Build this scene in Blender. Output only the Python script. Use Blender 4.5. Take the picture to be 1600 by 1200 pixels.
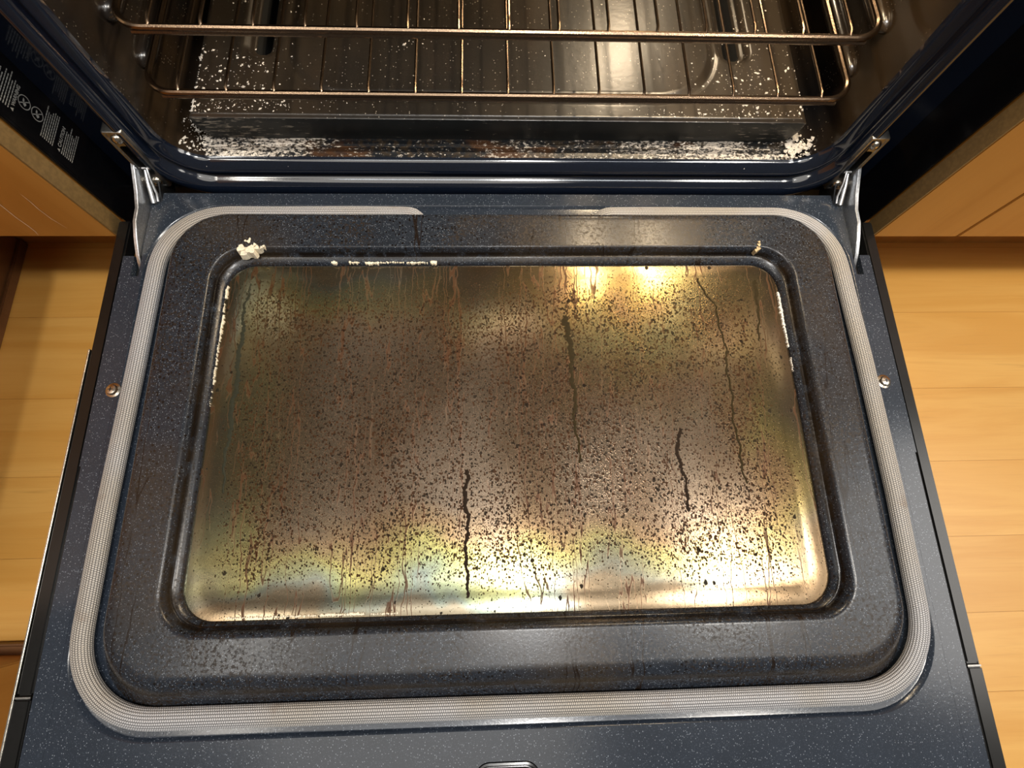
import bpy, bmesh, math, random
from mathutils import Vector, Matrix
random.seed(7)
for o in list(bpy.data.objects): bpy.data.objects.remove(o)
S = bpy.context.scene
C = S.collection
PI = math.pi

# ------------------------------------------------------------------ camera
cam = bpy.data.cameras.new('camera'); cam.sensor_width = 36; cam.lens = 17.97; cam.clip_start = .01
co = bpy.data.objects.new('camera', cam); C.objects.link(co)
R = Matrix(((0.9991414, 0.0112259, -0.0398803), (-0.0217407, 0.9614736, -0.2740364), (0.0352676, 0.2746681, 0.9608921)))
co.matrix_world = Matrix.Translation((-0.01647, -0.32362, 0.44316)) @ R.to_4x4()
S.camera = co

# ------------------------------------------------------------------ world, lamps, exposure
w = bpy.data.worlds.new('kitchen_ambience'); S.world = w; w.use_nodes = True
w.node_tree.nodes['Background'].inputs[0].default_value = (1.0, .93, .84, 1)
w.node_tree.nodes['Background'].inputs[1].default_value = .11
S.view_settings.view_transform = 'Standard'; S.view_settings.look = 'None'
S.view_settings.exposure = 0; S.view_settings.gamma = 1
S.view_settings.use_curve_mapping = False

def area(name, loc, size, power, col, target=None, sy=None):
    l = bpy.data.lights.new(name, 'AREA'); l.shape = 'RECTANGLE' if sy else 'DISK'; l.size = size
    if sy: l.size_y = sy
    l.energy = power; l.color = col
    o = bpy.data.objects.new(name, l); C.objects.link(o); o.location = loc
    d = Vector(target or (loc[0], loc[1], loc[2] - 1)) - Vector(loc)
    o.rotation_euler = d.to_track_quat('-Z', 'Y').to_euler()
    return o
area('overhead_light', (.16, -.58, 2.25), .22, 17, (1, .97, .93))
area('linear_ceiling_lamp', (.40, -.60, 2.25), 2.2, 6, (.92, .96, 1), sy=.08)
area('overhead_light', (1.05, -.52, 2.25), .40, 25, (1, .93, .83))
area('overhead_light', (-.35, -1.15, 2.25), 1.5, 13, (1, .94, .85))  # added unseen fill that brightens the left floor
area('overhead_light', (2.30, -.50, 2.25), 1.3, 24, (1, .95, .88))  # added unseen fill far right, carries most of the floor light
area('overhead_light', (-1.15, -.80, 2.25), .40, 7, (1, .93, .83))  # added unseen fill for the left floor and cabinet fronts

# ------------------------------------------------------------------ helpers
class MB:
    def __init__(s): s.v = []; s.f = []; s.uv = {}
    def add(s, vs, fs):
        b = len(s.v); s.v += [tuple(p) for p in vs]; s.f += [tuple(b + i for i in f) for f in fs]
    def box(s, x0, x1, y0, y1, z0, z1):
        s.add([(x0,y0,z0),(x1,y0,z0),(x1,y1,z0),(x0,y1,z0),(x0,y0,z1),(x1,y0,z1),(x1,y1,z1),(x0,y1,z1)],
              [(0,3,2,1),(4,5,6,7),(0,1,5,4),(1,2,6,5),(2,3,7,6),(3,0,4,7)])
    def loft(s, rings, closed=True, cap0=False, cap1=False):
        n = len(rings[0]); b = len(s.v)
        for r in rings: s.v += [tuple(p) for p in r]
        for k in range(len(rings) - 1):
            for i in range(n if closed else n - 1):
                j = (i + 1) % n
                s.f.append((b+k*n+i, b+k*n+j, b+(k+1)*n+j, b+(k+1)*n+i))
        if cap0: s.f.append(tuple(b + i for i in range(n))[::-1])
        if cap1: s.f.append(tuple(b + (len(rings)-1)*n + i for i in range(n)))
    def tube(s, pts, r, n=10, closed=False, caps=True):
        pts = [Vector(p) for p in pts]; rings = []; N = len(pts); up = None
        for i in range(N):
            a = pts[i-1] if (i or closed) else pts[0]; c = pts[(i+1) % N] if (i < N-1 or closed) else pts[-1]
            t = (c - a).normalized()
            if up is None:
                up = Vector((0,0,1)) if abs(t.z) < .9 else Vector((1,0,0))
            sd = t.cross(up).normalized(); up = sd.cross(t).normalized()
            rr = r[i] if isinstance(r, (list, tuple)) else r
            rings.append([pts[i] + rr*(math.cos(2*PI*k/n)*sd + math.sin(2*PI*k/n)*up) for k in range(n)])
        if closed: rings.append(rings[0])
        s.loft(rings, True, caps and not closed, caps and not closed)
    def prism(s, poly, axis, a, b):
        # polygon in the two other axes (cyclic order), extruded along axis from a to b
        def P(u, v, t): return {0:(t,u,v), 1:(u,t,v), 2:(u,v,t)}[axis]
        n = len(poly)
        s.loft([[P(u,v,a) for u,v in poly],[P(u,v,b) for u,v in poly]], True, True, True)
    def dome(s, c, r, h, axis=2, n=16, sgn=1):
        rings = []
        for k in range(6):
            a = k/5*PI/2*.96; rr = r*math.cos(a); hh = h*math.sin(a)
            ring = []
            for i in range(n):
                u, v = rr*math.cos(2*PI*i/n), rr*math.sin(2*PI*i/n)
                d = (u, v, sgn*hh) if axis == 2 else (u, sgn*hh, v)
                ring.append((c[0]+d[0], c[1]+d[1], c[2]+d[2]))
            rings.append(ring)
        s.loft(rings, True, False, True)
    def build(s, name, m, parent=None, smooth=True, ang=35, bevel=0):
        me = bpy.data.meshes.new(name); me.from_pydata(s.v, [], s.f); me.validate()
        bm = bmesh.new(); bm.from_mesh(me)
        if bevel:
            bmesh.ops.remove_doubles(bm, verts=bm.verts, dist=1e-6)
            bmesh.ops.bevel(bm, geom=[e for e in bm.edges if e.calc_face_angle(0) > .5], offset=bevel, segments=2, affect='EDGES', clamp_overlap=True)
        bmesh.ops.recalc_face_normals(bm, faces=bm.faces)
        bm.to_mesh(me); bm.free()
        if smooth:
            me.polygons.foreach_set('use_smooth', [True]*len(me.polygons))
            me.set_sharp_from_angle(angle=math.radians(ang))
        return link(name, me, m, parent)
ORG = {}
def link(name, me, m, parent=None):
    o = bpy.data.objects.new(name, me); C.objects.link(o)
    if m: me.materials.append(m)
    if parent:
        o.parent = parent
        o.location = -Vector(ORG.get(parent.name, (0,0,0)))
    return o
def thing(name, loc, label, cat, group=None):
    o = bpy.data.objects.new(name, None); C.objects.link(o); o.location = loc; o.empty_display_size = .05
    ORG[o.name] = loc; return tag(o, label, cat, group)
def tag(o, label=None, cat=None, group=None, kind=None):
    if label: o['label'] = label
    if cat: o['category'] = cat
    if group: o['group'] = group
    if kind: o['kind'] = kind
    return o
def rrect(x0, x1, y0, y1, r, z, n=10, plane='xy'):
    # rounded rectangle ring, r = radius or 4 radii (br, tr, tl, bl)
    rs = r if isinstance(r, (tuple, list)) else (r,)*4
    pts = []
    for (cx, cy, a, rr) in ((x1, y0, -90, rs[0]), (x1, y1, 0, rs[1]), (x0, y1, 90, rs[2]), (x0, y0, 180, rs[3])):
        ccx = cx - rr if cx == x1 else cx + rr; ccy = cy - rr if cy == y1 else cy + rr
        for i in range(n + 1):
            t = math.radians(a + 90*i/n); u = ccx + rr*math.cos(t); v = ccy + rr*math.sin(t)
            pts.append((u, v, z) if plane == 'xy' else (u, z, v))
    return pts

# ------------------------------------------------------------------ materials
class M:
    def __init__(s, name):
        s.m = bpy.data.materials.new(name); s.m.use_nodes = True; s.t = s.m.node_tree
        s.b = s.t.nodes['Principled BSDF']; s._c = None
    def n(s, typ, ins=None, **kw):
        nd = s.t.nodes.new(typ)
        for k, v in kw.items(): setattr(nd, k, v)
        for k, v in (ins or {}).items(): s.set(nd.inputs[k], v)
        return nd
    def set(s, sock, v):
        if hasattr(v, 'is_output'): s.t.links.new(v, sock)
        elif isinstance(v, (tuple, list)) and len(v) == 3 and sock.type == 'RGBA': sock.default_value = (*v, 1)
        else: sock.default_value = v
    def co(s, scale=None, kind='Object'):
        if s._c is None or kind != 'Object': s._c = s.n('ShaderNodeTexCoord').outputs[kind]
        if scale is None: return s._c
        return s.n('ShaderNodeVectorMath', {0: s._c, 1: scale}, operation='MULTIPLY').outputs[0]
    def math(s, op, a, b=0., c=0.):
        return s.n('ShaderNodeMath', {0: a, 1: b, 2: c}, operation=op).outputs[0]
    def noise(s, scale, vec=None, detail=3, rough=.55, dist=0):
        return s.n('ShaderNodeTexNoise', {'Vector': vec or s.co(), 'Scale': scale, 'Detail': detail, 'Roughness': rough, 'Distortion': dist}).outputs[0]
    def vor(s, scale, vec=None, feature='F1', rnd=1):
        return s.n('ShaderNodeTexVoronoi', {'Vector': vec or s.co(), 'Scale': scale, 'Randomness': rnd}, feature=feature)
    def step(s, x, a, b):
        return s.n('ShaderNodeMapRange', {0: x, 1: a, 2: b, 3: 0., 4: 1.}, interpolation_type='SMOOTHSTEP').outputs[0]
    def mix(s, f, a, b):
        nd = s.n('ShaderNodeMix', data_type='RGBA')
        s.set(nd.inputs[0], f); s.set(nd.inputs[6], a); s.set(nd.inputs[7], b); return nd.outputs[2]
    def ramp(s, x, stops):
        nd = s.n('ShaderNodeValToRGB', {0: x}); cr = nd.color_ramp
        while len(cr.elements) < len(stops): cr.elements.new(.5)
        for e, (p, c) in zip(cr.elements, stops): e.position = p; e.color = (*c, 1)
        return nd.outputs[0]
    def sep(s, v): return s.n('ShaderNodeSeparateXYZ', {0: v}).outputs
    def bump(s, h, strength=.3, dist=.001):
        s.set(s.b.inputs['Normal'], s.n('ShaderNodeBump', {'Height': h, 'Strength': strength, 'Distance': dist}).outputs[0])
    def out(s, **kw):
        for k, v in kw.items(): s.set(s.b.inputs[k.replace('_', ' ')], v)
        return s.m

def plain(name, col, rough=.5, metal=0., bump=0, bs=300, **kw):
    m = M(name)
    n = m.noise(bs, detail=2)
    c = m.mix(m.step(n, .35, .7), tuple(x*.85 for x in col), tuple(min(1, x*1.1) for x in col))
    if bump: m.bump(n, bump, .0004)
    return m.out(Base_Color=c, Roughness=rough, Metallic=metal, **kw)

def enamel(name, base, speck=.5, grime=0., rough=.28, drip=0., brown=(.018, .011, .006)):
    m = M(name)
    v = m.vor(800)
    sel = m.sep(v.outputs['Color'])
    dots = m.math('MULTIPLY', m.step(v.outputs['Distance'], .34, .18), m.step(sel[0], 1 - speck*.55, 1 - speck*.35))
    v2 = m.vor(1500); sel2 = m.sep(v2.outputs['Color'])
    dots2 = m.math('MULTIPLY', m.step(v2.outputs['Distance'], .4, .2), m.step(sel2[1], 1 - speck*.6, 1 - speck*.4))
    c = m.mix(m.noise(25), tuple(x*.8 for x in base), tuple(x*1.25 for x in base))
    c = m.mix(m.math('MULTIPLY', dots2, .45), c, (.12, .15, .20))
    c = m.mix(m.math('MULTIPLY', dots, .75), c, (.26, .30, .36))
    rg = rough
    if grime or drip:
        g1 = m.step(m.noise(420, detail=4, rough=.7), .56 - .06*grime, .62 - .05*grime)
        g2 = m.step(m.noise(14, detail=2), .35, .62)
        g = m.math('MULTIPLY', g1, m.math('MULTIPLY', g2, .92*min(1, grime+.2)))
        c = m.mix(g, c, brown)
        vb = m.vor(330); sb = m.sep(vb.outputs['Color'])
        bk = m.math('MULTIPLY', m.step(vb.outputs['Distance'], .42, .28), m.step(sb[0], .62, .68))
        c = m.mix(m.math('MULTIPLY', bk, grime), c, (.006, .004, .003))
        zz = m.sep(m.co())[2]
        grv = m.math('MULTIPLY', m.step(zz, .0118, .0128), m.step(zz, .0185, .0140))
        c = m.mix(m.math('MULTIPLY', grv, m.step(m.noise(60, detail=3), .32, .5)), c, (.007, .005, .004))  # crevice darkness of the groove put into the colour, patchy like grime
        haze = m.step(m.noise(9, detail=3), .42, .70)
        c = m.mix(m.math('MULTIPLY', haze, .42*grime), c, (.050, .034, .018))
        if drip:
            dw = m.n('ShaderNodeVectorMath', {0: m.co(), 1: m.n('ShaderNodeTexNoise', {'Vector': m.co(), 'Scale': 55., 'Detail': 2.}).outputs[1]}, operation='MULTIPLY_ADD')
            m.set(dw.inputs[1], (1, 1, 1)); dv = m.n('ShaderNodeVectorMath', {0: m.co(), 1: (1, .07, .07)}, operation='MULTIPLY').outputs[0]
            wob = m.n('ShaderNodeVectorMath', {0: m.n('ShaderNodeTexNoise', {'Vector': m.co(), 'Scale': 45., 'Detail': 2.}).outputs[1], 1: (.006, 0, 0)}, operation='MULTIPLY').outputs[0]
            dv = m.n('ShaderNodeVectorMath', {0: dv, 1: wob}, operation='ADD').outputs[0]
            l = m.math('ABSOLUTE', m.math('SUBTRACT', m.noise(75, dv, detail=1), .5))
            d = m.math('MULTIPLY', m.step(l, .016, .004), m.step(m.noise(30, dv, detail=1), .52, .58))
            c = m.mix(m.math('MULTIPLY', d, drip), c, (.012, .007, .004))
        rg = m.math('ADD', rough, m.math('MULTIPLY', g, .25))
    m.bump(m.noise(500, detail=2), .12, .0003)
    return m.out(Base_Color=c, Roughness=rg, Specular_IOR_Level=.34 if grime else .5)

def wood(name, c0, c1, axis=0, scale=1., rough=.4, coat=.15):
    m = M(name)
    st = [26., 26., 26.]; st[axis] = 2.2
    rnd = m.n('ShaderNodeObjectInfo').outputs['Random']
    off = m.n('ShaderNodeCombineXYZ', {0: m.math('MULTIPLY', rnd, 7.), 1: m.math('MULTIPLY', rnd, 3.), 2: 0.}).outputs[0]
    base = m.n('ShaderNodeVectorMath', {0: m.co(), 1: off}, operation='ADD').outputs[0]
    v = m.n('ShaderNodeVectorMath', {0: base, 1: tuple(x*scale for x in st)}, operation='MULTIPLY').outputs[0]
    n1 = m.noise(1.0, v, detail=5, rough=.6, dist=.6)
    fine = [420., 420., 420.]; fine[axis] = 14.
    n2 = m.noise(1.0, m.n('ShaderNodeVectorMath', {0: base, 1: tuple(fine)}, operation='MULTIPLY').outputs[0], detail=2)
    c = m.mix(m.step(n1, .34, .68), c0, c1)
    dark = m.math('MULTIPLY', m.step(n1, .62, .74), .5)
    c = m.mix(dark, c, tuple(x*.62 for x in c0))
    c = m.mix(m.math('MULTIPLY', m.step(n2, .55, .75), .18), c, tuple(x*.7 for x in c0))
    c = m.mix(m.math('MULTIPLY', rnd, .22), c, tuple(x*.85 for x in c0))
    m.bump(n2, .05, .0003)
    return m.out(Base_Color=c, Roughness=rough, Coat_Weight=coat, Coat_Roughness=.25)

M_plate = enamel('blue_speckled_enamel', (.021, .028, .041), speck=.6, rough=.19)
M_panel = enamel('grimy_speckled_enamel', (.017, .021, .029), speck=.9, grime=.85, drip=.9, rough=.23)
M_frame = plain('dark_blue_enamel', (.0050, .0085, .0185), .09, 0, .03, 500, Specular_IOR_Level=1.0)
M_black = plain('black_gloss', (.004, .004, .005), .16)
M_trim = plain('black_trim', (.006, .006, .006), .24)
M_void = plain('black_void', (.002, .002, .002), .8)
M_steel = plain('zinc_steel', (.66, .68, .71), .36, 1., .2, 500)
M_bracket = plain('bracket_steel', (.36, .35, .33), .34, 1., .2, 400)
M_dark_steel = plain('dark_steel', (.10, .105, .115), .42, 1., .15, 400)
M_chrome = plain('bright_edge', (.70, .68, .64), .25, 1.)
M_screw = plain('nickel_screw', (.62, .56, .47), .22, 1.)
M_rack = plain('browned_chrome_wire', (.22, .155, .105), .24, 1., .2, 900)
M_floor = wood('maple_floor', (.58, .290, .058), (.67, .375, .096), 0, 1., .36, .12)
M_cab = wood('honey_cabinet_wood', (.42, .180, .031), (.50, .235, .049), 2, .8, .42, .1)
M_toe = wood('brown_toe_kick', (.14, .060, .022), (.19, .085, .03), 0, .8, .5, 0)
M_white = plain('chalky_residue', (.80, .75, .68), .85, 0, .6, 700)
M_cream = plain('cream_residue', (.84, .76, .60), .75, 0, .4, 500)
M_print = plain('pale_print', (.26, .26, .25), .6)
M_edge = plain('olive_edge_band', (.185, .118, .046), .5)  # the door edge's own darker olive-brown wood

def mk_cavity():
    m = M('oven_cavity_enamel')
    c = m.mix(m.step(m.noise(7, detail=4), .35, .7), (.006, .006, .007), (.030, .019, .010))
    v = m.vor(500); dots = m.math('MULTIPLY', m.step(v.outputs['Distance'], .3, .15), m.step(m.sep(v.outputs['Color'])[0], .86, .9))
    c = m.mix(m.math('MULTIPLY', dots, .5), c, (.25, .22, .18))
    m.bump(m.noise(300, detail=3), .12, .0003)
    return m.out(Base_Color=c, Roughness=.20, Specular_IOR_Level=.7)
M_cavity = mk_cavity()
def mk_floorpanel():
    m = M('baked_floor_enamel')
    n = m.noise(5, m.co((1, .35, 1)), detail=4)
    c = m.mix(m.step(n, .35, .68), (.015, .013, .011), (.042, .030, .019))
    c = m.mix(m.math('MULTIPLY', m.step(m.noise(30, m.co((1, .25, 1)), detail=3), .5, .7), .4), c, (.035, .024, .016))
    v = m.vor(420); sl = m.sep(v.outputs['Color'])
    c = m.mix(m.math('MULTIPLY', m.step(v.outputs['Distance'], .28, .12), m.step(sl[0], .80, .84)), c, (.38, .35, .30))
    c = m.mix(m.math('MULTIPLY', m.step(v.outputs['Distance'], .3, .15), m.step(sl[1], .9, .93)), c, (.008, .006, .004))
    m.bump(m.noise(160, detail=4), .25, .0006)
    return m.out(Base_Color=c, Roughness=.30, Specular_IOR_Level=.9, Metallic=.1)
M_floorpan = mk_floorpanel()

def crust_mask(m, amt):
    # chalky smears, heaviest towards both ends
    x = m.sep(m.co())[0]
    ends = m.math('ADD', m.step(x, -.13, -.24), m.step(x, .02, .20))
    n = m.noise(520, m.co((.45, 1, 1)), detail=5, rough=.75)
    big = m.noise(26, m.co((.6, 1, 1)), detail=3)
    return m.step(m.math('ADD', n, m.math('ADD', m.math('MULTIPLY', ends, .13*amt), m.math('MULTIPLY', m.math('SUBTRACT', big, .5), .35))), .60, .67)
def mk_gutter():
    m = M('crusted_gutter_enamel')
    rust = m.math('MULTIPLY', m.step(m.noise(40, m.co((.5, 1, 1)), detail=4), .55, .68), .8)
    c = m.mix(m.step(m.noise(160, detail=4), .45, .62), (.010, .012, .015), (.035, .026, .018))
    c = m.mix(rust, c, (.075, .033, .013))
    k = crust_mask(m, 1.)
    c = m.mix(m.math('MULTIPLY', k, .9), c, m.mix(m.noise(60), (.62, .56, .48), (.75, .70, .64)))
    m.bump(m.math('ADD', m.noise(350, detail=4), m.math('MULTIPLY', k, 1.5)), .5, .0006)
    return m.out(Base_Color=c, Roughness=m.math('ADD', .30, m.math('MULTIPLY', k, .5)))
M_gutter = mk_gutter()
def mk_front():
    m = M('clean_dark_enamel'); x = m.sep(m.co())[0]
    ends = m.math('ADD', m.step(x, -.16, -.27), m.math('MULTIPLY', m.step(x, .17, .27), .7))
    n = m.noise(1., m.co((70, 400, 520)), detail=4, rough=.65)
    k = m.step(m.math('ADD', n, m.math('MULTIPLY', ends, .13)), .66, .74)
    c = m.mix(m.math('MULTIPLY', k, .7), m.mix(m.noise(18), (.009, .011, .012), (.017, .020, .022)), (.40, .36, .30))
    return m.out(Base_Color=c, Roughness=.36)
M_front = mk_front()

def mk_glass():
    m = M('tarnished_oven_glass')
    x, y, z = m.sep(m.co())[:3]
    ex = m.math('SUBTRACT', .2585, m.math('ABSOLUTE', x))
    ey = m.math('SUBTRACT', .154, m.math('ABSOLUTE', m.math('ADD', y, .2365)))
    d = m.math('SMOOTH_MIN', ex, ey, .03)
    d0 = d
    d = m.math('ADD', d, m.math('MULTIPLY', m.math('SUBTRACT', m.noise(9, detail=3), .47), .16))
    low = m.step(y, -.28, -.385)
    d = m.math('SUBTRACT', d, m.math('MULTIPLY', low, .018))
    c = m.ramp(m.math('MULTIPLY', d, 7.0), [(0, (.19, .16, .11)), (.06, (.17, .195, .16)), (.15, (.25, .27, .14)), (.27, (.38, .34, .12)), (.42, (.35, .235, .125)), (.58, (.27, .205, .145)), (.8, (.31, .235, .17))])
    pat = m.step(m.noise(3.6, detail=2), .40, .58)
    c = m.mix(m.math('MULTIPLY', pat, m.math('MULTIPLY_ADD', low, -.5, .6)), c, (.25, .20, .145))
    left = m.math('MULTIPLY', m.step(x, -.11, -.235), m.math('SUBTRACT', 1., low))
    c = m.mix(m.math('MULTIPLY', left, .8), c, (.105, .088, .052))  # olive-grey coating at left, also darkened in colour for the dim reflection
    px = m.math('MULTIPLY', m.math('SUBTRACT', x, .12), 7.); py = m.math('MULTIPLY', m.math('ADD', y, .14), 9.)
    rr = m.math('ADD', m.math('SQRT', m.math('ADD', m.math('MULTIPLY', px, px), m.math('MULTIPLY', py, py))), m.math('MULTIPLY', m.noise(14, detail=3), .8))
    c = m.mix(m.math('MULTIPLY', m.step(rr, 1.35, .55), .75), c, m.ramp(m.noise(16, detail=2), [(.35, (.58, .34, .22)), (.5, (.62, .48, .17)), (.65, (.50, .50, .22))]))  # warm reflection at upper right painted in as a yellow-pink patch
    # baked brown veil
    veil = m.step(m.noise(5.5, m.co((1, .6, 1)), detail=3), .38, .62)
    c = m.mix(m.math('MULTIPLY', veil, .68), c, (.115, .062, .022))
    dens = m.math('MULTIPLY_ADD', m.step(m.math('ADD', d0, m.math('MULTIPLY', d, .5)), .0, .075), .62, .38)
    # streaks running from hinge side to handle side
    wob = m.n('ShaderNodeVectorMath', {0: m.n('ShaderNodeTexNoise', {'Vector': m.co(), 'Scale': 60., 'Detail': 2.}).outputs[1], 1: (.007, 0, 0)}, operation='MULTIPLY').outputs[0]
    dv = m.n('ShaderNodeVectorMath', {0: m.co((1, .075, 1)), 1: wob}, operation='ADD').outputs[0]
    l = m.math('ABSOLUTE', m.math('SUBTRACT', m.noise(130, dv, detail=1), .5))
    st = m.math('MULTIPLY', m.step(l, .022, .006), m.step(m.noise(48, dv, detail=1), .46, .52))
    c = m.mix(m.math('MULTIPLY', st, .85), c, (.060, .020, .005))
    # spatter: worms, dots
    wv = m.n('ShaderNodeVectorMath', {0: m.co((1, .8, 1)), 1: m.n('ShaderNodeVectorMath', {0: m.n('ShaderNodeTexNoise', {'Vector': m.co(), 'Scale': 320., 'Detail': 2.}).outputs[1], 1: (.0022, .0022, 0)}, operation='MULTIPLY').outputs[0]}, operation='ADD').outputs[0]
    v1 = m.vor(640, wv); s1 = m.sep(v1.outputs['Color'])
    thr = m.math('MULTIPLY', m.math('MULTIPLY', s1[0], dens), m.math('ADD', .35, m.math('MULTIPLY', m.noise(26, m.co((1, .4, 1)), detail=3), .75)))
    sp1 = m.step(m.math('SUBTRACT', thr, v1.outputs['Distance']), -.01, .05)
    v2 = m.vor(1200, wv); s2 = m.sep(v2.outputs['Color'])
    sp2 = m.step(m.math('SUBTRACT', m.math('MULTIPLY', m.math('MULTIPLY', s2[0], dens), .55), v2.outputs['Distance']), -.01, .06)
    v3 = m.vor(150, wv); s3 = m.sep(v3.outputs['Color'])
    sp3 = m.step(m.math('SUBTRACT', m.math('MULTIPLY', m.step(s3[1], .7, 1.), .26), v3.outputs['Distance']), -.02, .04)
    brn = m.mix(m.step(s1[1], .3, .7), (.034, .012, .003), (.007, .004, .002))
    c = m.mix(m.math('MULTIPLY', sp2, .75), c, (.045, .017, .005))
    c = m.mix(m.math('MULTIPLY', sp1, .93), c, brn)
    c = m.mix(m.math('MULTIPLY', sp3, .9), c, (.008, .005, .003))
    spots = m.math('MAXIMUM', m.math('MAXIMUM', sp1, m.math('MULTIPLY', sp2, .7)), m.math('MAXIMUM', sp3, m.math('MULTIPLY', st, .7)))
    m.bump(m.math('ADD', m.math('MULTIPLY', spots, .6), m.noise(130, detail=3)), .14, .0004)
    return m.out(Base_Color=c, Roughness=m.math('ADD', .18, m.math('MULTIPLY', spots, .35)), Metallic=m.math('SUBTRACT', .85, m.math('MULTIPLY', spots, .85)), Specular_IOR_Level=m.math('MULTIPLY_ADD', spots, -.44, .5))
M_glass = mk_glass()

def mk_gasket():
    m = M('woven_fibreglass')
    uv = m.n('ShaderNodeUVMap').outputs[0]
    u, v = m.sep(uv)[:2]
    # v: row index around the tube, u: metres along it
    row = m.math('FLOOR', v)
    uu = m.math('ADD', m.math('MULTIPLY', u, 1/.0016), m.math('MULTIPLY', m.math('MODULO', row, 2.), .5))
    fu = m.math('ABSOLUTE', m.math('SUBTRACT', m.math('FRACT', uu), .5)); fv = m.math('ABSOLUTE', m.math('SUBTRACT', m.math('FRACT', v), .5))
    h = m.math('MULTIPLY', m.step(fu, .46, .33), m.step(fv, .47, .33))
    c = m.mix(h, (.018, .017, .017), m.mix(m.step(m.noise(8, detail=2), .4, .65), (.47, .47, .49), (.43, .40, .36)))
    c = m.mix(m.math('MULTIPLY', m.step(m.noise(22, detail=3), .6, .72), .5), c, (.16, .11, .075))
    m.bump(h, .5, .0006)
    return m.out(Base_Color=c, Roughness=.55, Sheen_Weight=.2)
M_gasket = mk_gasket()
def emis(name, col, s):
    m = M(name); return m.out(Base_Color=col, Emission_Color=col, Emission_Strength=s, Roughness=.2)
M_bulb = emis('lit_lamp_glass', (1, .78, .48), 14)
M_tube = emis('added_glow_tube', (1, .78, .50), 140)  # glow of the added tubes

# ------------------------------------------------------------------ floor
ZF = -.15
sub = MB(); sub.box(-1.3, 1.3, -1.1, .62, ZF-.03, ZF-.012)
floor = tag(sub.build('floor', M_toe), kind='structure')
seams = [.60, .505, .41, .315, .22, .125, .031, -.064, -.166, -.256, -.342, -.4225, -.500, -.585, -.67, -.755, -.84, -.925, -1.01, -1.095]
for i in range(len(seams)-1):
    y1, y0 = seams[i], seams[i+1]
    cuts = [-1.3, random.uniform(-.3, .3), 1.3]
    for a, b in zip(cuts, cuts[1:]):
        p = MB(); p.box(a+.0001, b-.0001, y0+.0001, y1-.0001, ZF-.012, ZF)
        p.build('floor_plank', M_floor, floor, bevel=.0004, smooth=False)

# ------------------------------------------------------------------ oven
oven = thing('oven', (0, .25, ZF), 'dark oven with speckled blue enamel, its door hanging open flat, grimy inside', 'oven')

# front frame: lip ring around the cavity mouth
fr = MB()
def fring(d, Y, k=1.75, r=None):
    x = .3165 + d; zb = .022 - d*k
    rr = (.034 + d*.9) if r is None else r
    return rrect(-x, x, zb, .44 + d, rr, Y, 10, 'xz')
prof = [(-.0005, .0265), (.0006, .0225), (.003, .0190), (.006, .0165), (.0078, .0185), (.0095, .0185), (.0115, .0125), (.015, .0085), (.019, .0085), (.0225, .0125), (.0245, .021), (.025, .028)]
def catmull(P, k=4):
    out = []
    for i in range(len(P)-1):
        p0, p1, p2, p3 = P[max(i-1, 0)], P[i], P[i+1], P[min(i+2, len(P)-1)]
        for j in range(k):
            t = j/k
            out.append(tuple(.5*((2*b)+(-a+c)*t+(2*a-5*b+4*c-d)*t*t+(-a+3*b-3*c+d)*t**3) for a, b, c, d in zip(p0, p1, p2, p3)))
    return out + [P[-1]]
rings = [fring(d, Y) for d, Y in catmull(prof)]
rings.append(fring(.0252, .0288)); rings.append(fring(.0262, .0300)); rings.append(fring(.0275, .0300))
rings.append(rrect(-.382, .382, -.040, .52, .004, .030, 10, 'xz'))
fr.loft(rings)
fr.build('front_frame', M_frame, oven, ang=40)

cv = MB()
cav = [rrect(-.3162, .3162, .0155, .44, .034, .0262, 10, 'xz'), rrect(-.3185, .3185, .0145, .44, .034, .12, 10, 'xz'), rrect(-.3185, .3185, .0145, .44, .034, .47, 10, 'xz')]
cv.loft(cav, True, False, True)
cv.build('cavity_liner', M_cavity, oven)

gt = MB()
gp = [(.0225, .0205), (.0265, .0165), (.034, .0165), (.0372, .0174), (.0386, .0222), (.0398, .0222), (.0414, .0176), (.0462, .0180), (.0474, .0208), (.052, .0208), (.075, .0195)]
gt.loft([[(x, Y, z + .0004*math.sin(x*90)) for x in [(-.292 + .584*i/40) for i in range(41)]] for Y, z in gp], False)
gt.build('gutter', M_gutter, oven)

# raised floor panel: embossed top as a height field, drop front with rounded lower corners
fp = MB()
X0, X1, Y0, Y1, ZP = -.2935, .2915, .0495, .45, .049
def stad(x, y, cx, y0, y1, r):
    yy = min(max(y, y0), y1); return math.hypot(x-cx, y-yy) - r
def rbox(x, y, cx, cy, hx, hy, r):
    qx, qy = abs(x-cx)-hx+r, abs(y-cy)-hy+r
    return math.hypot(max(qx, 0), max(qy, 0)) + min(max(qx, qy), 0) - r
def sm(a, b, x):
    t = min(1, max(0, (x-a)/(b-a))); return t*t*(3-2*t)
def hz(x, y):
    z = ZP
    d = rbox(x, y, 0, .30, .206, .2255, .06)
    z += .0024*(1 - sm(-.005, .001, d)) - .0016*math.exp(-((d-.004)/.0025)**2)
    for cx in (-.236, .2305):
        s = stad(x, y, cx, .136, .40, .008)
        z -= .006*(1 - sm(.003, .011, s)) + .03*(1 - sm(-.003, .0004, s))
    e = min(x-X0, X1-x, y-Y0)
    z -= .003*(1 - sm(0, .004, e))**2
    return z
nx, ny = 330, 200
xs = [X0 + (X1-X0)*i/nx for i in range(nx+1)]
ys = [Y0 + (Y1-Y0)*(j/ny)**1.25 for j in range(ny+1)]
fp.add([(x, y, hz(x, y)) for y in ys for x in xs], [(j*(nx+1)+i, j*(nx+1)+i+1, (j+1)*(nx+1)+i+1, (j+1)*(nx+1)+i) for j in range(ny) for i in range(nx)])
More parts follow.
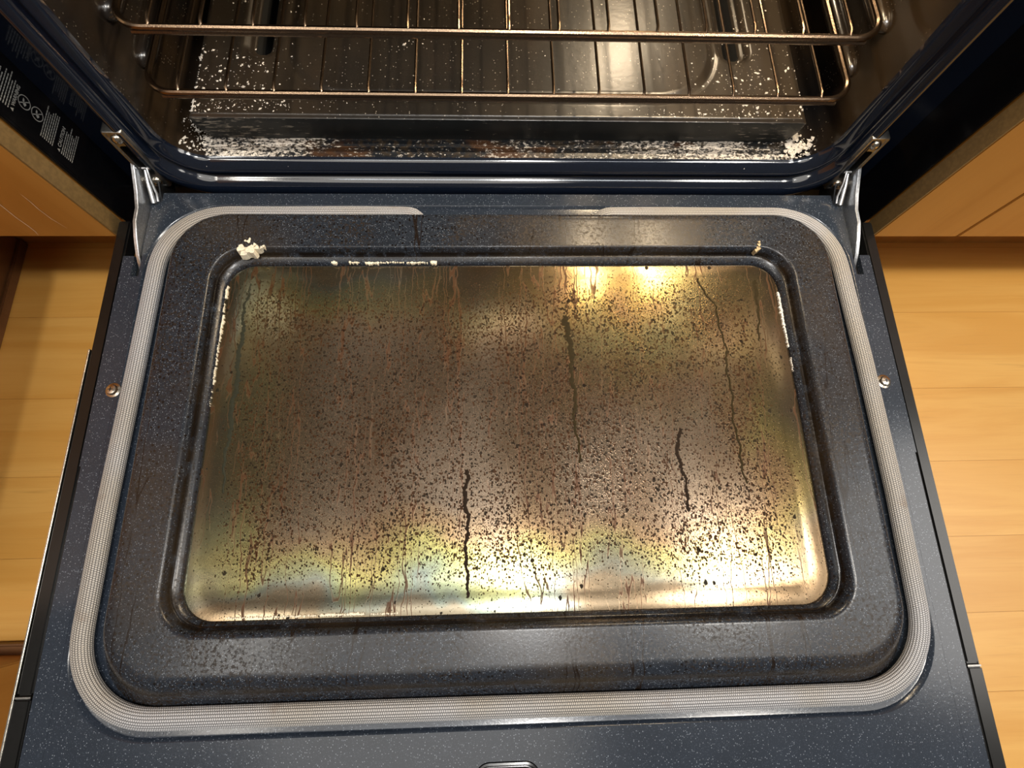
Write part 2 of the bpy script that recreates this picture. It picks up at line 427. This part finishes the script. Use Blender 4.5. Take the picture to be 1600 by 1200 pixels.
floor_panel = fp.build('floor_panel', M_floorpan, oven, ang=70)
floor_panel.data.materials.append(M_void)
for p_ in floor_panel.data.polygons:
    if p_.center.z < ZP-.012: p_.material_index = 1  # slot insides coloured black for the darkness within
ff = MB()
poly = []
r = .024
for cx, a0 in ((X1-r, -90), (X0+r, 180)):
    pass
poly = [(X1, ZP-.0032)] + [(X1-r+r*math.cos(math.radians(-t)), .0185+r+r*math.sin(math.radians(-t))) for t in range(0, 91, 9)] + [(X0+r-r*math.sin(math.radians(t)), .0185+r-r*math.cos(math.radians(t))) for t in range(0, 91, 9)] + [(X0, ZP-.0032)]
ff.prism(poly, 1, Y0+.002, Y0)
ff.build('panel_front', M_front, oven, bevel=0, ang=30)
bl = MB(); bl.box(X0+.004, X1-.004, Y0+.02, .45, .0162, .0175)
bl.build('slot_dark_sheet', M_void, oven, smooth=False)  # black sheet below the floor slots, put in to darken them

# rack ledges pressed into the side walls
for sx in (-1, 1):
    for zc in (.081, .124, .167, .21, .253, .296):
        t = MB(); ypts = [.070, .0725, .077, .083, .1, .2, .3, .42]
        rr = [.001, .005, .0078, .0095, .0100, .0100, .0100, .0100]
        if sx > 0: rr = [a*.9 for a in rr]
        t.tube([(sx*.3165, y, zc) for y in ypts], rr, 14)
        t.build('rack_ledge', M_cavity, oven)

# body behind: side panels that flank the door opening, plinth
for sx in (-1, 1):
    sp = MB(); a, b = sorted((sx*.3822, sx*.3848)); sp.box(a, b, -.0165, .5, ZF+.002, .60)
    sp.build('side_panel', M_black, oven, bevel=.0005)
sk = MB(); sk.box(-.3815, .3815, .0270, .0288, -.06, -.0245); sk.build('gap_shade_sheet', M_void, oven, smooth=False)  # added black sheet standing in for the dark gap under the frame
pl = MB(); pl.box(-.378, .378, .034, .48, ZF, -.042); pl.box(-.3815, .3815, .479, .5, ZF, .6); pl.box(-.3815, .3815, .03, .5, .52, .6)
pl.build('body_shell', M_black, oven, smooth=False)

# wall lamp inside the cavity, and two added glow tubes
def cavity_light(loc, nrm, power):
    d = MB(); d.dome((0, 0, 0), .022, .012)
    me_o = d.build('cavity_light', M_bulb, oven)
    q = Vector(nrm).to_track_quat('Z', 'Y').to_matrix().to_4x4()
    me_o.data.transform(Matrix.Translation(loc) @ q)
    l = bpy.data.lights.new('oven_lamp_light', 'POINT'); l.energy = power; l.color = (1, .80, .55); l.shadow_soft_size = .02
    lo = bpy.data.objects.new('oven_lamp_light', l); C.objects.link(lo); lo.location = Vector(loc) + Vector(nrm)*.04
cavity_light((.20, .4695, .33), (0, -1, 0), 2.0)
for xl in (.165, .275):  # added glowing tubes that throw a warm streak on door and glass
    ys_ = [.034, .036, .040, .047, .10, .16, .222, .229, .233, .235]
    t = MB(); t.tube([(xl, y, .430) for y in ys_], [.001, .004, .006, .007, .007, .007, .007, .006, .004, .001], 12); lt = t.build('cavity_light', M_tube, oven)
    for ya in (.05, .212):
        t = MB(); t.box(xl-.008, xl+.008, ya, ya+.006, .428, .4399); t.build('added_tube_clip', M_bracket, lt)

# hinge brackets on the frame with their screws, hinge arms and clips
for sx in (-1, 1):
    xb = .3375
    b = MB()
    def br(e, Y, z0=.0015, z1=.0735): return rrect(xb-.0088+e, xb+.0088-e, z0+e, z1-e, .0015, Y, 3, 'xz')
    hole = lambda Y: rrect(xb-.0048, xb+.0052, .018, .056, .003, Y, 3, 'xz')
    rg_ = [br(0, .029), br(0, .0092), br(.0007, .0078), br(.0022, .0078), br(.0028, .0086), hole(.0086), hole(.0185)]
    b.loft([[(sx*p[0], p[1], p[2]) for p in rg] for rg in rg_])
    hb = b.build('hinge_bracket', M_bracket, oven)
    dk = MB(); dk.box(*sorted((sx*(xb-.0050), sx*(xb+.0054))), .0180, .0184, .0178, .0562); dk.build('bracket_slot', M_void, hb, smooth=False)
    for zc in (.0648, .0100):
        s = MB(); s.dome((sx*xb, .0086, zc), .0050, .0042, axis=1, sgn=-1); s.build('screw', M_screw, hb)
    # arm: flat bar standing on edge from bracket slot to door slot
    top = [(.0300, .0400), (.0174, .0379), (.0040, .0312), (-.0137, .0226), (-.0270, .0178), (-.041, .0172), (-.055, .0122), (-.0695, .0055), (-.0815, -.003), (-.086, -.012)]
    low = [(-.078, -.014), (-.066, -.010), (-.050, -.008), (-.030, -.006), (-.012, .001), (.004, .008), (.018, .012), (.0300, .014)]
    a = MB(); a.prism(top + low, 0, sx*.3442, sx*.3474)
    arm = a.build('hinge_arm', M_steel, oven, bevel=.0006)
    ch = MB(); ch.prism([(.026, .020), (.012, .016), (-.006, .006), (-.020, -.004), (-.026, -.018), (.0, -.020), (.026, -.006)], 0, sx*.334, sx*.3352)
    ch.build('channel', M_dark_steel, arm, bevel=.0004)
    c = MB(); xx = sx*.3375
    c.tube([(xx, .018, .024), (xx, .010, .026), (xx-sx*.001, .002, .020), (xx-sx*.002, -.006, .0100), (xx-sx*.002, -.012, .006)], .0012, 8)
    c.tube([(xx+sx*.003, .012, .025), (xx+sx*.0025, .000, .017), (xx+sx*.0015, -.014, .0062)], [.0012, .0018, .0022], 8)
    c.tube([(xx-sx*.003, .010, .0255), (xx+sx*.0045, .010, .0255)], .0014, 8)
    c.build('retaining_clip', M_steel, arm)

# warning label on the left side panel (faces +X)
XL = -.3820
lb = MB(); lb.box(XL-.0001, XL, -.0135, .036, .040, .140)
label = lb.build('warning_label', M_black, oven, smooth=False)
tag(label, 'black warning label with pale print')
def text(name, s, y, z, size, parent):
    cu = bpy.data.curves.new(name, 'FONT'); cu.body = s; cu.size = size; cu.extrude = .00004; cu.offset = .00008
    ob = bpy.data.objects.new(name, cu); C.objects.link(ob)
    dg = bpy.context.evaluated_depsgraph_get(); me = bpy.data.meshes.new_from_object(ob.evaluated_get(dg))
    bpy.data.objects.remove(ob); bpy.data.curves.remove(cu)
    me.transform(Matrix(((0,0,1,XL+.0001),(1,0,0,y),(0,1,0,z),(0,0,0,1))))
    me.name = name; me.materials.clear()
    return link(name, me, M_print, parent)
def tri(name, y, z, s, parent):
    t = MB(); t.prism([(y-s*.55, z), (y+s*.55, z), (y, z+s)], 0, XL, XL+.0001); return t.build(name, M_print, parent, smooth=False)
def lines(y0, zt, n, pitch, wid, seed):
    rn = random.Random(seed); t = MB()
    for k in range(n):
        y = y0; z = zt - k*pitch; end = y0 + wid*rn.uniform(.72, 1)
        while y < end:
            l = rn.uniform(.0010, .0034); t.box(XL, XL+.0001, y, min(end, y+l), z-.00038, z+.00038); y += l+.0006
    t.build('fine_print', M_print, label, smooth=False)
tri('caution_triangle', -.0045, .0655, .0026, label); text('caution_heading', 'CAUTION', -.0018, .0655, .0044, label)
lines(-.006, .0635, 7, .0019, .030, 1); lines(-.006, .0845, 7, .0019, .030, 2)
tri('warning_triangle', -.0045, .1095, .0026, label); text('warning_heading', 'WARNING', -.0018, .1095, .0040, label)
lines(-.006, .1285, 8, .0021, .030, 3)
for zc in (.0915, .1035):
    t = MB(); yc = .0085; r0, r1 = .0056, .0049
    t.loft([[(XL+.0001, yc+rr*math.cos(2*PI*i/32), zc+rr*math.sin(2*PI*i/32)) for i in range(32)] for rr in (r0, r1)])
    for k in (0,):
        dx, dz = .0034, .0036
        t.add([(XL+.0001, yc-dx-.0003, zc+dz), (XL+.0001, yc-dx+.0003, zc+dz+.0004), (XL+.0001, yc+dx+.0003, zc-dz), (XL+.0001, yc+dx-.0003, zc-dz-.0004)], [(0,1,2,3)])
    t.prism([(yc-.0030, zc-.0012), (yc-.0008, zc-.0022), (yc+.0006, zc-.0004), (yc-.0012, zc+.0012)], 0, XL, XL+.0001)
    t.prism([(yc-.0002, zc+.0002), (yc+.0022, zc+.0004), (yc+.0030, zc+.0016), (yc+.0004, zc+.0016)], 0, XL, XL+.0001)
    t.build('pictogram', M_print, label, smooth=False)

# ------------------------------------------------------------------ the open door
dr = MB()
ZT = .022
def dring(x, yt, yb, r, z): return rrect(-x, x, yb, yt, r, z, 12)
YB = -.535
rings = [dring(.3432, .0, YB, .003, -.004), dring(.3432, .0, YB, .003, .0025), dring(.3427, -.0005, YB+.0005, .003, .003),
         dring(.3402, -.0128, -.4687, .066, .0030), dring(.3395, -.0135, -.4680, .066, .0030), dring(.3388, -.0142, -.4673, .0655, .0026), dring(.3370, -.016, -.4655, .065, .0002), dring(.3360, -.017, -.4645, .064, 0),
         dring(.3150, -.027, -.4470, .050, 0), dring(.3135, -.029, -.4455, .050, .0010), dring(.3085, -.033, -.4340, .047, .0140), dring(.3062, -.0345, -.4295, .046, .0185), dring(.3040, -.036, -.4265, .0455, .0208), dring(.3010, -.039, -.4235, .044, .0218), dring(.2985, -.042, -.4205, .043, ZT), dring(.2970, -.0435, -.4190, .043, ZT), dring(.2710, -.0685, -.3970, .0325, ZT),
         dring(.2695, -.0700, -.3955, .032, ZT), dring(.2680, -.0712, -.3940, .031, ZT-.0006), dring(.2668, -.0722, -.3928, .0305, ZT-.0025), dring(.2655, -.0735, -.3915, .030, ZT-.0085), dring(.2648, -.0742, -.3908, .030, ZT-.0095),
         dring(.2640, -.0750, -.3900, .0295, ZT-.0088), dring(.2625, -.0765, -.3892, .029, ZT-.0092), dring(.2600, -.0800, -.3880, .0265, ZT-.0115), dring(.2588, -.0815, -.3872, .0255, ZT-.0125), dring(.2582, -.0822, -.3867, .025, ZT-.0140), dring(.2582, -.0822, -.3867, .025, .003)]
dr.loft(rings[:9])
d2 = MB(); d2.loft(rings[8:])
# side flanges of the plate, notched around the hinges
for sx in (-1, 1):
    for (xa, xb, ya, yb) in ((.3430, .3588, YB, -.2652), (.3430, .3602, -.2652, -.0900), (.3500, .3600, -.0902, -.0690)):
        a, b = sorted((sx*xa, sx*xb)); dr.box(a, b, ya, yb, -.004, .0028)
    a, b = sorted((sx*.3412, sx*.3440)); dr.box(a, b, -.068, -.002, -.012, .0022)
door = dr.build('oven_door', M_plate, oven, ang=25)
d2.build('raised_panel', M_panel, door, ang=55)
core = MB(); core.box(-.3595, .3595, YB, -.069, -.034, -.0045); core.box(-.341, .341, -.0695, -.0005, -.034, -.0042); core.box(-.3595, .3595, -.0695, -.002, -.034, -.016); core.build('door_core', M_void, door, smooth=False)
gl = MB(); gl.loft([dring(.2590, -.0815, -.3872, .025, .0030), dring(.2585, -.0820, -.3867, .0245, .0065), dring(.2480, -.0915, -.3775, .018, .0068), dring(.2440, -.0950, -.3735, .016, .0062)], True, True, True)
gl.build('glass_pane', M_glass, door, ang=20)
for sx in (-1, 1):
    t = MB(); a, b = sorted((sx*.3628, sx*.3745)); t.box(a, b, -.4355, -.0285, -.016, -.0008); t.build('side_trim', M_trim, door, bevel=.0016)
    t = MB(); a, b = sorted((sx*.3628, sx*.3752)); t.box(a, b, YB, -.4375, -.016, -.0004); t.build('trim_end_cap', M_trim, door, bevel=.0012)
    t = MB(); a, b = sorted((sx*.3628, sx*.3740)); t.box(a, b, -.4372, -.4359, -.012, -.0002); t.build('trim_joint', M_bracket, door, smooth=False)
    t = MB(); a, b = sorted((sx*.3752, sx*.3768)); t.box(a, b, YB, -.16 if sx < 0 else -.029, -.036, -.0006 if sx < 0 else -.0045); t.build('outer_skin', M_chrome if sx < 0 else M_trim, door, bevel=.0004)
    s = MB(); xc, yc = sx*.3443, -.1998
    s.loft([[(xc+rr*math.cos(2*PI*i/24), yc+rr*math.sin(2*PI*i/24), z) for i in range(24)] for rr, z in ((.0066, .0028), (.0064, .0038), (.0046, .0044), (.0046, .0056), (.0040, .0068), (.0022, .0074))], True, False, True)
    scw = s.build('door_screw', M_screw, door, ang=25)
    cr = MB(); cr.box(xc-.0020, xc+.0020, yc-.0004, yc+.0004, .0072, .0076); cr.box(xc-.0004, xc+.0004, yc-.0020, yc+.0020, .0072, .0076); cr.build('screw_recess', M_dark_steel, door, smooth=False)
# oval latch opening at the handle end
ov = MB()
def stadium(hx, hy, z, cy=-.4995, cx=-.008, n=14):
    r = hy; pts = []
    for sg, a0 in ((1, -90), (-1, 90)):
        for i in range(n+1):
            t = math.radians(a0+180*i/n); pts.append((cx+sg*(hx-r)+r*math.cos(t), cy+r*math.sin(t), z))
    return pts
ov.loft([stadium(.0245, .0112, .0030), stadium(.0240, .0107, .0042), stadium(.0225, .0092, .0044), stadium(.0215, .0082, .0030), stadium(.0200, .0070, .0031), stadium(.0190, .0062, .0036)], True, False, True)
ov.build('latch_cover', M_black, door, ang=50)

# woven gasket, one tube with ribs, both ends tucked under the panel
def gpath():
    P = []
    x, yt, yb, rt, rb = .3254, -.0258, -.4516, .056, .060
    def arc(cx, cy, r, a0, a1, n=16): return [(cx+r*math.cos(math.radians(a0+(a1-a0)*i/n)), cy+r*math.sin(math.radians(a0+(a1-a0)*i/n))) for i in range(n+1)]
    P += [(-.076, yt-.010), (-.080, yt-.006), (-.086, yt-.002), (-.094, yt), (-.15, yt+.0005), (-.21, yt)]
    P += arc(-x+rt, yt-rt, rt, 90, 180)
    P += [(-x-.0015, -.18), (-x-.004, -.30)]
    P += arc(-x-.004+rb, yb+rb, rb, 180, 270)
    P += [(-.1, yb), (.1, yb-.0005)]
    P += arc(x+.002-rb, yb+rb, rb, 270, 360)
    P += [(x+.004, -.30), (x+.003, -.18)]
    P += arc(x-rt, yt-rt, rt, 0, 90)
    P += [(.21, yt), (.15, yt+.0005), (.100, yt), (.092, yt-.002), (.086, yt-.006), (.082, yt-.010)]
    return [Vector((a, b, 0)) for a, b in P]
def resample(P, st):
    out = [P[0]]; acc = 0
    for a, b in zip(P, P[1:]):
        L = (b-a).length; n = max(1, int(L/st))
        for i in range(1, n+1): out.append(a.lerp(b, i/n))
    return out
G = resample(gpath(), .004)
for _ in range(3): G = [G[0]] + [(G[i-1]+G[i]*2+G[i+1])/4 for i in range(1, len(G)-1)] + [G[-1]]
rows = 22; seg = rows*3
gv, gf, guv = [], [], []
Ls = [0]
for a, b in zip(G, G[1:]): Ls.append(Ls[-1]+(b-a).length)
for i, p in enumerate(G):
    t = (G[min(i+1, len(G)-1)] - G[max(i-1, 0)]).normalized(); nrm = Vector((t.y, -t.x, 0))
    top = abs(p.y+.0262) < .02 and abs(p.x) < .31
    hw, hh = (.0076, .0056)
    e = min(Ls[i], Ls[-1]-Ls[i]); k = .45+.55*sm(0, .02, e)
    for s_ in range(seg+1):
        a = 2*PI*s_/seg; rib = 1+.045*math.cos(a*rows+PI)
        gv.append(p + nrm*(math.cos(a)*hw*k*rib) + Vector((0, 0, .0058*k+.0002 + math.sin(a)*hh*k*rib)))
for i in range(len(G)-1):
    for s_ in range(seg):
        q = (i*(seg+1)+s_, i*(seg+1)+s_+1, (i+1)*(seg+1)+s_+1, (i+1)*(seg+1)+s_); gf.append(q)
        guv += [(Ls[i], s_/3), (Ls[i], (s_+1)/3), (Ls[i+1], (s_+1)/3), (Ls[i+1], s_/3)]
gf.append(tuple(range(seg))); guv += [(0, 0)]*seg
gf.append(tuple((len(G)-1)*(seg+1)+k for k in range(seg))); guv += [(0, 0)]*seg
me = bpy.data.meshes.new('door_gasket'); me.from_pydata(gv, [], gf)
ul = me.uv_layers.new(name='UVMap')
for l, c in zip(ul.data, guv): l.uv = c
me.polygons.foreach_set('use_smooth', [True]*len(me.polygons))
link('door_gasket', me, M_gasket, door)

# baked drips on the glass
M_drip = plain('baked_drip', (.017, .009, .004), .6, 0, .5, 300, Specular_IOR_Level=.1)
M_drip2 = plain('olive_drip', (.028, .019, .006), .6, 0, .5, 300, Specular_IOR_Level=.1)
def ribbon(pts, wid, z, name, m, parent, h=.0004, seed=0, jag=.5):
    rn = random.Random(seed); P = resample([Vector((a, b, 0)) for a, b in pts], .0012); P = [p + Vector((.0011*math.sin(p.y*140+seed*2)+.0006*math.sin(p.y*420+seed), 0, 0)) for p in P]; t = MB(); L = []; R_ = []; mid = []
    for i, p in enumerate(P):
        d = (P[min(i+1, len(P)-1)] - P[max(i-1, 0)]).normalized(); n = Vector((-d.y, d.x, 0)); f = i/max(1, len(P)-1)
        wv = (wid(f) if callable(wid) else wid)
        a = p + n*wv*(1+rn.uniform(-jag, jag)); b = p - n*wv*(1+rn.uniform(-jag, jag)); j = rn.uniform(-.0003, .0003)
        L.append((a.x, a.y, z)); R_.append((b.x, b.y, z)); mid.append((p.x+j, p.y, z+h))
    t.loft([L, mid, R_], False); return t.build(name, m, parent)
for k, (pts, wv, m) in enumerate([
    ([(.0530,-.1340),(.0545,-.145),(.0550,-.165),(.0563,-.185),(.0568,-.205),(.0560,-.225),(.0572,-.245),(.0580,-.27)], lambda f: .0019*(1-f)+.0008, M_drip2),
    ([(-.0385,-.2740),(-.0380,-.280),(-.0388,-.30),(-.0378,-.33),(-.0385,-.36),(-.0375,-.375)], lambda f: .0017-.0006*f, M_drip),
    ([(.1480,-.2415),(.1445,-.256),(.1455,-.27),(.1470,-.285),(.1480,-.300),(.1495,-.312)], lambda f: .0014, M_drip),
    ([(.1830,-.0955),(.1870,-.112),(.1950,-.125),(.1975,-.145),(.1990,-.17),(.1985,-.2),(.1980,-.23),(.1980,-.25),(.199,-.27),(.2010,-.29)], lambda f: .0009, M_drip2),
    ([(.2370,-.0980),(.2375,-.115),(.2340,-.14),(.2330,-.16)], lambda f: .0013*(1-f)+.0006, M_drip2),
    ([(-.2385,-.10),(-.240,-.13),(-.2395,-.17),(-.2390,-.2),(-.2400,-.25),(-.2390,-.29)], lambda f: .0016*(.4+f*(1-f)*3), plain('grey_green_drip', (.030, .031, .020), .6, Specular_IOR_Level=.1))]):
    ribbon(pts, wv, .0063, 'baked_drip', m, door, .00035, k)

# ------------------------------------------------------------------ residue on the door (things of their own)
def blob(t, cx, cy, r, z, h, rn, n=14, sq=1):
    ph = rn.uniform(0, 6); ring = []; ring2 = []
    for i in range(n):
        a = 2*PI*i/n; k = r*(1+.22*math.sin(3*a+ph)+rn.uniform(-.16, .16))
        ring.append((cx+k*math.cos(a), cy+sq*k*math.sin(a), z)); ring2.append((cx+k*.86*math.cos(a), cy+sq*k*.86*math.sin(a), z+h))
    h *= rn.uniform(.8, 1.25); ring2 = [(p[0], p[1], z+h) for p in ring2]
    t.loft([ring, ring2], True, True, True)
rn = random.Random(3)
t = MB()
for dx, dy, r in ((0, 0, .0060), (.005, -.001, .0045), (-.004, .001, .0040), (.0100, .0015, .0022), (.0140, .0020, .0016), (.0165, .0022, .0012), (.002, .008, .0018), (.0026, .0108, .0013), (-.001, .0085, .0010), (.008, .0045, .0016)):
    blob(t, -.2385+dx, -.0735+dy, r, .0150 if dy < .006 else .0200, .0075 if dy < .006 else .0026, rn)
tag(t.build('residue_splat', M_cream), 'cream dried splat on the upper left corner of the glass recess, below the gasket bend', 'residue')
t = MB(); rn = random.Random(8)
for dx, dy, r in ((0, 0, .0022), (.0005, .003, .0018), (.001, .006, .0013), (-.0025, -.002, .0017), (.0007, .0085, .0008)): blob(t, .2375+dx, -.0725+dy, r, .0155, .0068, rn)
tag(t.build('residue_splat', plain('tan_residue', (.50, .38, .22), .7)), 'small tan curl of dried residue at the upper right corner of the glass recess', 'residue')
def flakes(pts_list, wid, z, seed, lab, m, h=.0022):
    # one strip of chipped residue along the rim of the glass
    t = MB(); rn = random.Random(seed)
    for (x0, y0, x1, y1, k) in pts_list:
        n = max(2, int(math.hypot(x1-x0, y1-y0)/.0016))
        for i in range(n+1):
            f = i/n; blob(t, x0+(x1-x0)*f+rn.uniform(-.0004, .0004), y0+(y1-y0)*f+rn.uniform(-.0003, .0003), wid*k*rn.uniform(.6, 1.35), z, h, rn, 9)
    return tag(t.build('residue_strip', m), lab, 'residue')
flakes([(-.2582,-.104,-.2582,-.114,1.4), (-.2584,-.121,-.2584,-.128,1.0), (-.2584,-.133,-.2584,-.148,1.2), (-.2584,-.150,-.2586,-.178,.75), (-.2586,-.182,-.2586,-.196,1.0), (-.2586,-.2,-.2586,-.216,.5)], .0014, .0060, 1, 'broken cream strip of residue down the left rim of the glass', M_cream)
flakes([(-.164,-.0808,-.160,-.0808,1.5), (-.147,-.0808,-.139,-.0808,.9), (-.132,-.0812,-.122,-.0812,1.4), (-.120,-.0808,-.098,-.0808,.7), (-.094,-.0810,-.076,-.0810,.9), (-.071,-.0806,-.068,-.0806,1.6)], .0011, .0088, 2, 'row of cream residue crumbs along the top rim of the glass', M_cream)
flakes([(.2572,-.112,.2574,-.125,.9), (.2574,-.127,.2580,-.152,1.3), (.2580,-.155,.2582,-.166,.8), (.2582,-.178,.2582,-.190,.7)], .0013, .0060, 3, 'jagged white strip of residue down the right rim of the glass', M_white)
flakes([(-.222,-.3845,-.155,-.3845,.55), (-.150,-.3842,-.118,-.3842,.8), (-.112,-.3845,-.092,-.3845,.5)], .0013, .0066, 4, 'thin cream strip of residue along the bottom rim of the glass', M_cream, .0012)

# ------------------------------------------------------------------ crumbs and crust inside the oven
def crumbs(name, zones, m, lab, seed):
    t = MB(); rn = random.Random(seed)
    for (n, fx, fy, fz, s0, s1, el) in zones:
        for _ in range(n):
            x, y = fx(rn), fy(rn); z = fz(x, y) if callable(fz) else fz
            s = s0 + (s1-s0)*rn.random()**3; a = rn.uniform(0, PI)*(.25 if el > 1.5 else 1)
            ex, ey, ez = s*el*rn.uniform(.7, 1.4), s*rn.uniform(.5, 1.), s*rn.uniform(.35, .8)
            ca, sa = math.cos(a), math.sin(a)
            P = [(ex, 0, 0), (0, ey, 0), (-ex*rn.uniform(.5, 1), 0, 0), (0, -ey*rn.uniform(.5, 1), 0), (rn.uniform(-.3, .3)*ex, rn.uniform(-.3, .3)*ey, ez), (0, 0, -ez*.4)]
            t.add([(x+p[0]*ca-p[1]*sa, y+p[0]*sa+p[1]*ca, z+p[2]+ez*.3) for p in P], [(0,1,4),(1,2,4),(2,3,4),(3,0,4),(1,0,5),(2,1,5),(3,2,5),(0,3,5)])
    return tag(t.build(name, m, smooth=False), lab, 'crumbs', kind='stuff')
U = lambda a, b: (lambda r: r.uniform(a, b))
Gs = lambda c, s, lo, hi: (lambda r: min(hi, max(lo, r.gauss(c, s))))
crumbs('floor_crumbs', [
    (150, Gs(-.26, .03, -.29, -.16), U(.06, .12), hz, .0004, .0026, 1), (170, Gs(-.27, .05, -.29, -.1), U(.053, .072), hz, .0004, .0017, 1.3), (45, Gs(-.25, .03, -.29, -.19), U(.12, .22), hz, .0005, .0022, 1),
    (70, U(-.2, .2), U(.055, .24), hz, .0004, .0012, 1), (14, Gs(-.093, .006, -.2, .1), Gs(.142, .006, .1, .2), hz, .0008, .0030, 1), (18, Gs(.035, .05, -.1, .1), U(.09, .2), hz, .0004, .0014, 1),
    (150, Gs(.25, .03, .15, .289), U(.055, .115), hz, .0004, .0022, 1), (50, Gs(.25, .02, .2, .285), U(.11, .20), hz, .0005, .0022, 1), (60, U(.12, .285), U(.052, .062), hz, .0004, .0014, 1.3)],
    M_white, 'white crumbs and flakes scattered over the oven floor panel', 1)
gz = lambda x, y: .0172 + (.003 if .0385 < y < .0410 or y > .0475 else 0)
crumbs('crusty_residue', [
    (260, Gs(-.262, .022, -.305, -.19), Gs(.028, .0045, .0215, .040), gz, .0007, .0028, 1.3), (150, Gs(-.225, .03, -.29, -.12), Gs(.027, .004, .021, .037), gz, .0006, .0022, 1.2),
    (200, Gs(-.24, .035, -.292, -.13), U(.041, .0485), gz, .0004, .0015, 2.2), (140, Gs(-.298, .007, -.309, -.28), U(.034, .066), lambda x, y: .020+max(0, -.300-x)*1.0, .0005, .0022, 1.2), (60, U(-.15, -.02), U(.022, .036), gz, .0004, .0012, 1)],
    M_white, 'white and tan crust heaped in the front left corner of the oven gutter', 2)
crumbs('crusty_residue', [
    (330, Gs(.255, .025, .16, .302), Gs(.028, .0045, .0215, .038), gz, .0007, .0030, 1.3), (200, U(.06, .23), Gs(.028, .004, .021, .037), gz, .0004, .0017, 1.5),
    (240, Gs(.20, .045, .08, .285), U(.041, .049), gz, .0004, .0018, 2.0), (170, Gs(.293, .007, .275, .307), U(.030, .058), lambda x, y: .021+max(0, x-.298)*1.0, .0008, .0050, 1)],
    M_white, 'white crust piled in the front right corner of the oven gutter', 3)

# ------------------------------------------------------------------ racks
def make_rack(zc, yf, label):
    r0 = thing('oven_rack', (0, yf, zc), label, 'rack', 'oven racks')
    hx, L, rc = .3000, .40, .022
    ring = rrect(-hx, hx, yf, yf+L, rc, zc, 8)
    t = MB(); t.tube(ring, .0027, 10, closed=True); t.build('rim', M_rack, r0)
    t = MB(); t.tube([(-hx+.012, yf+.0015, zc-.0050), (hx-.012, yf+.0015, zc-.0050)], .0022, 8); t.build('front_rod', M_rack, r0)
    wire = None
    for i in range(15):
        x = -.2716 + i*.0388
        if wire is None:
            t = MB(); t.tube([(0, yf-.0005, zc+.0010), (0, yf+.004, zc+.0040), (0, yf+.012, zc+.0042), (0, yf+.2, zc+.0042), (0, yf+L, zc+.0038)], .0013, 8)
            wire = t.build('wire', M_rack, r0); o = wire
        else:
            o = wire.copy(); C.objects.link(o)
        o.location = Vector((x, 0, 0)) - Vector(ORG[r0.name])
    return r0
make_rack(.1367, .0475, 'upper browned wire rack, nearest the top edge of the picture')
make_rack(.0937, .0300, 'lower browned wire rack just above the oven floor')

# ------------------------------------------------------------------ cabinets
YC = -.035
def cabinet(sx, label, splits):
    c = thing('cabinet', (sx*.6, .2, ZF), label, 'cabinet')
    X = lambda a, b: sorted((sx*a, sx*b))
    t = MB(); a, b = X(.3868, .95); t.box(a, b, YC+.0175, .52, -.018, .62); t.build('carcass', M_cab, c, bevel=.0006)
    t = MB(); a, b = X(.3868, .95); t.box(a, b, .038, .056, ZF, -.018); t.build('toe_kick', M_cab, c)
    for p, q in splits:
        t = MB(); a, b = X(p, q); t.box(a, b, YC, YC+.0172, -.0185, .60); t.build('door_panel', M_cab, c, bevel=.0009)
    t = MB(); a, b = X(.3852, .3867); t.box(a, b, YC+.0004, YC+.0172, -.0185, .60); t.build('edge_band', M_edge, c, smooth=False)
    return c
cl = cabinet(-1, 'honey wood cabinet left of the oven with pale scratches on its front', [(.3868, .62)])
cabinet(1, 'honey wood cabinet right of the oven with a dark gap between its fronts', [(.3868, .4772), (.4795, .95)])
M_scr = plain('pale_scratch', (.80, .58, .38), .6)
def vribbon(pts, w_, nm):
    t = MB(); n = len(pts)
    t.loft([[(x+sg*w_*(1 if 0 < i < n-1 else .2), YC-.0004, z) for i, (x, z) in enumerate(pts)] for sg in (1, -1)], False)
    t.build(nm, M_scr, cl)
vribbon([(-.4215, .049), (-.4225, .038), (-.4245, .027), (-.4252, .012), (-.4230, -.0037)], .0004, 'scratch')
vribbon([(-.4500, .045), (-.4521, .0335), (-.4552, .0141), (-.4560, .0), (-.4573, -.0092), (-.4600, -.0165)], .0005, 'scratch')

sc = thing('side_cabinet', (-.8, -.2, ZF), 'cabinet run along the left edge, seen by its reddish brown toe kick', 'cabinet')
t = MB(); t.box(-.95, -.602, -.395, .036, ZF, -.031); t.build('toe_kick', M_toe, sc)
t = MB(); t.box(-.95, -.520, -.395, -.0375, -.03, .62); t.build('carcass', M_cab, sc, bevel=.001)
t = MB(); t.box(-.602, -.598, -.395, .036, ZF, ZF+.012); t.build('shoe_moulding', M_toe, sc, bevel=.001)

isl = thing('kitchen_island', (-.75, -.55, ZF), 'wooden base unit at the lower left with a brown base moulding', 'cabinet')
t = MB(); t.box(-1.0, -.46, -.44, -.4225, ZF, ZF+.016); t.build('base_moulding', M_toe, isl, bevel=.002)
t = MB(); t.box(-1.0, -.46, -.70, -.432, ZF, -.070); t.build('base_panel', M_cab, isl, bevel=.001)
t = MB(); t.prism([(-1.0, -.070), (-.46, -.070), (-.46, -.050), (-.50, -.048), (-.52, -.042), (-1.0, -.040)], 1, -.70, -.442); t.build('top_rail', M_toe, isl, bevel=.001)
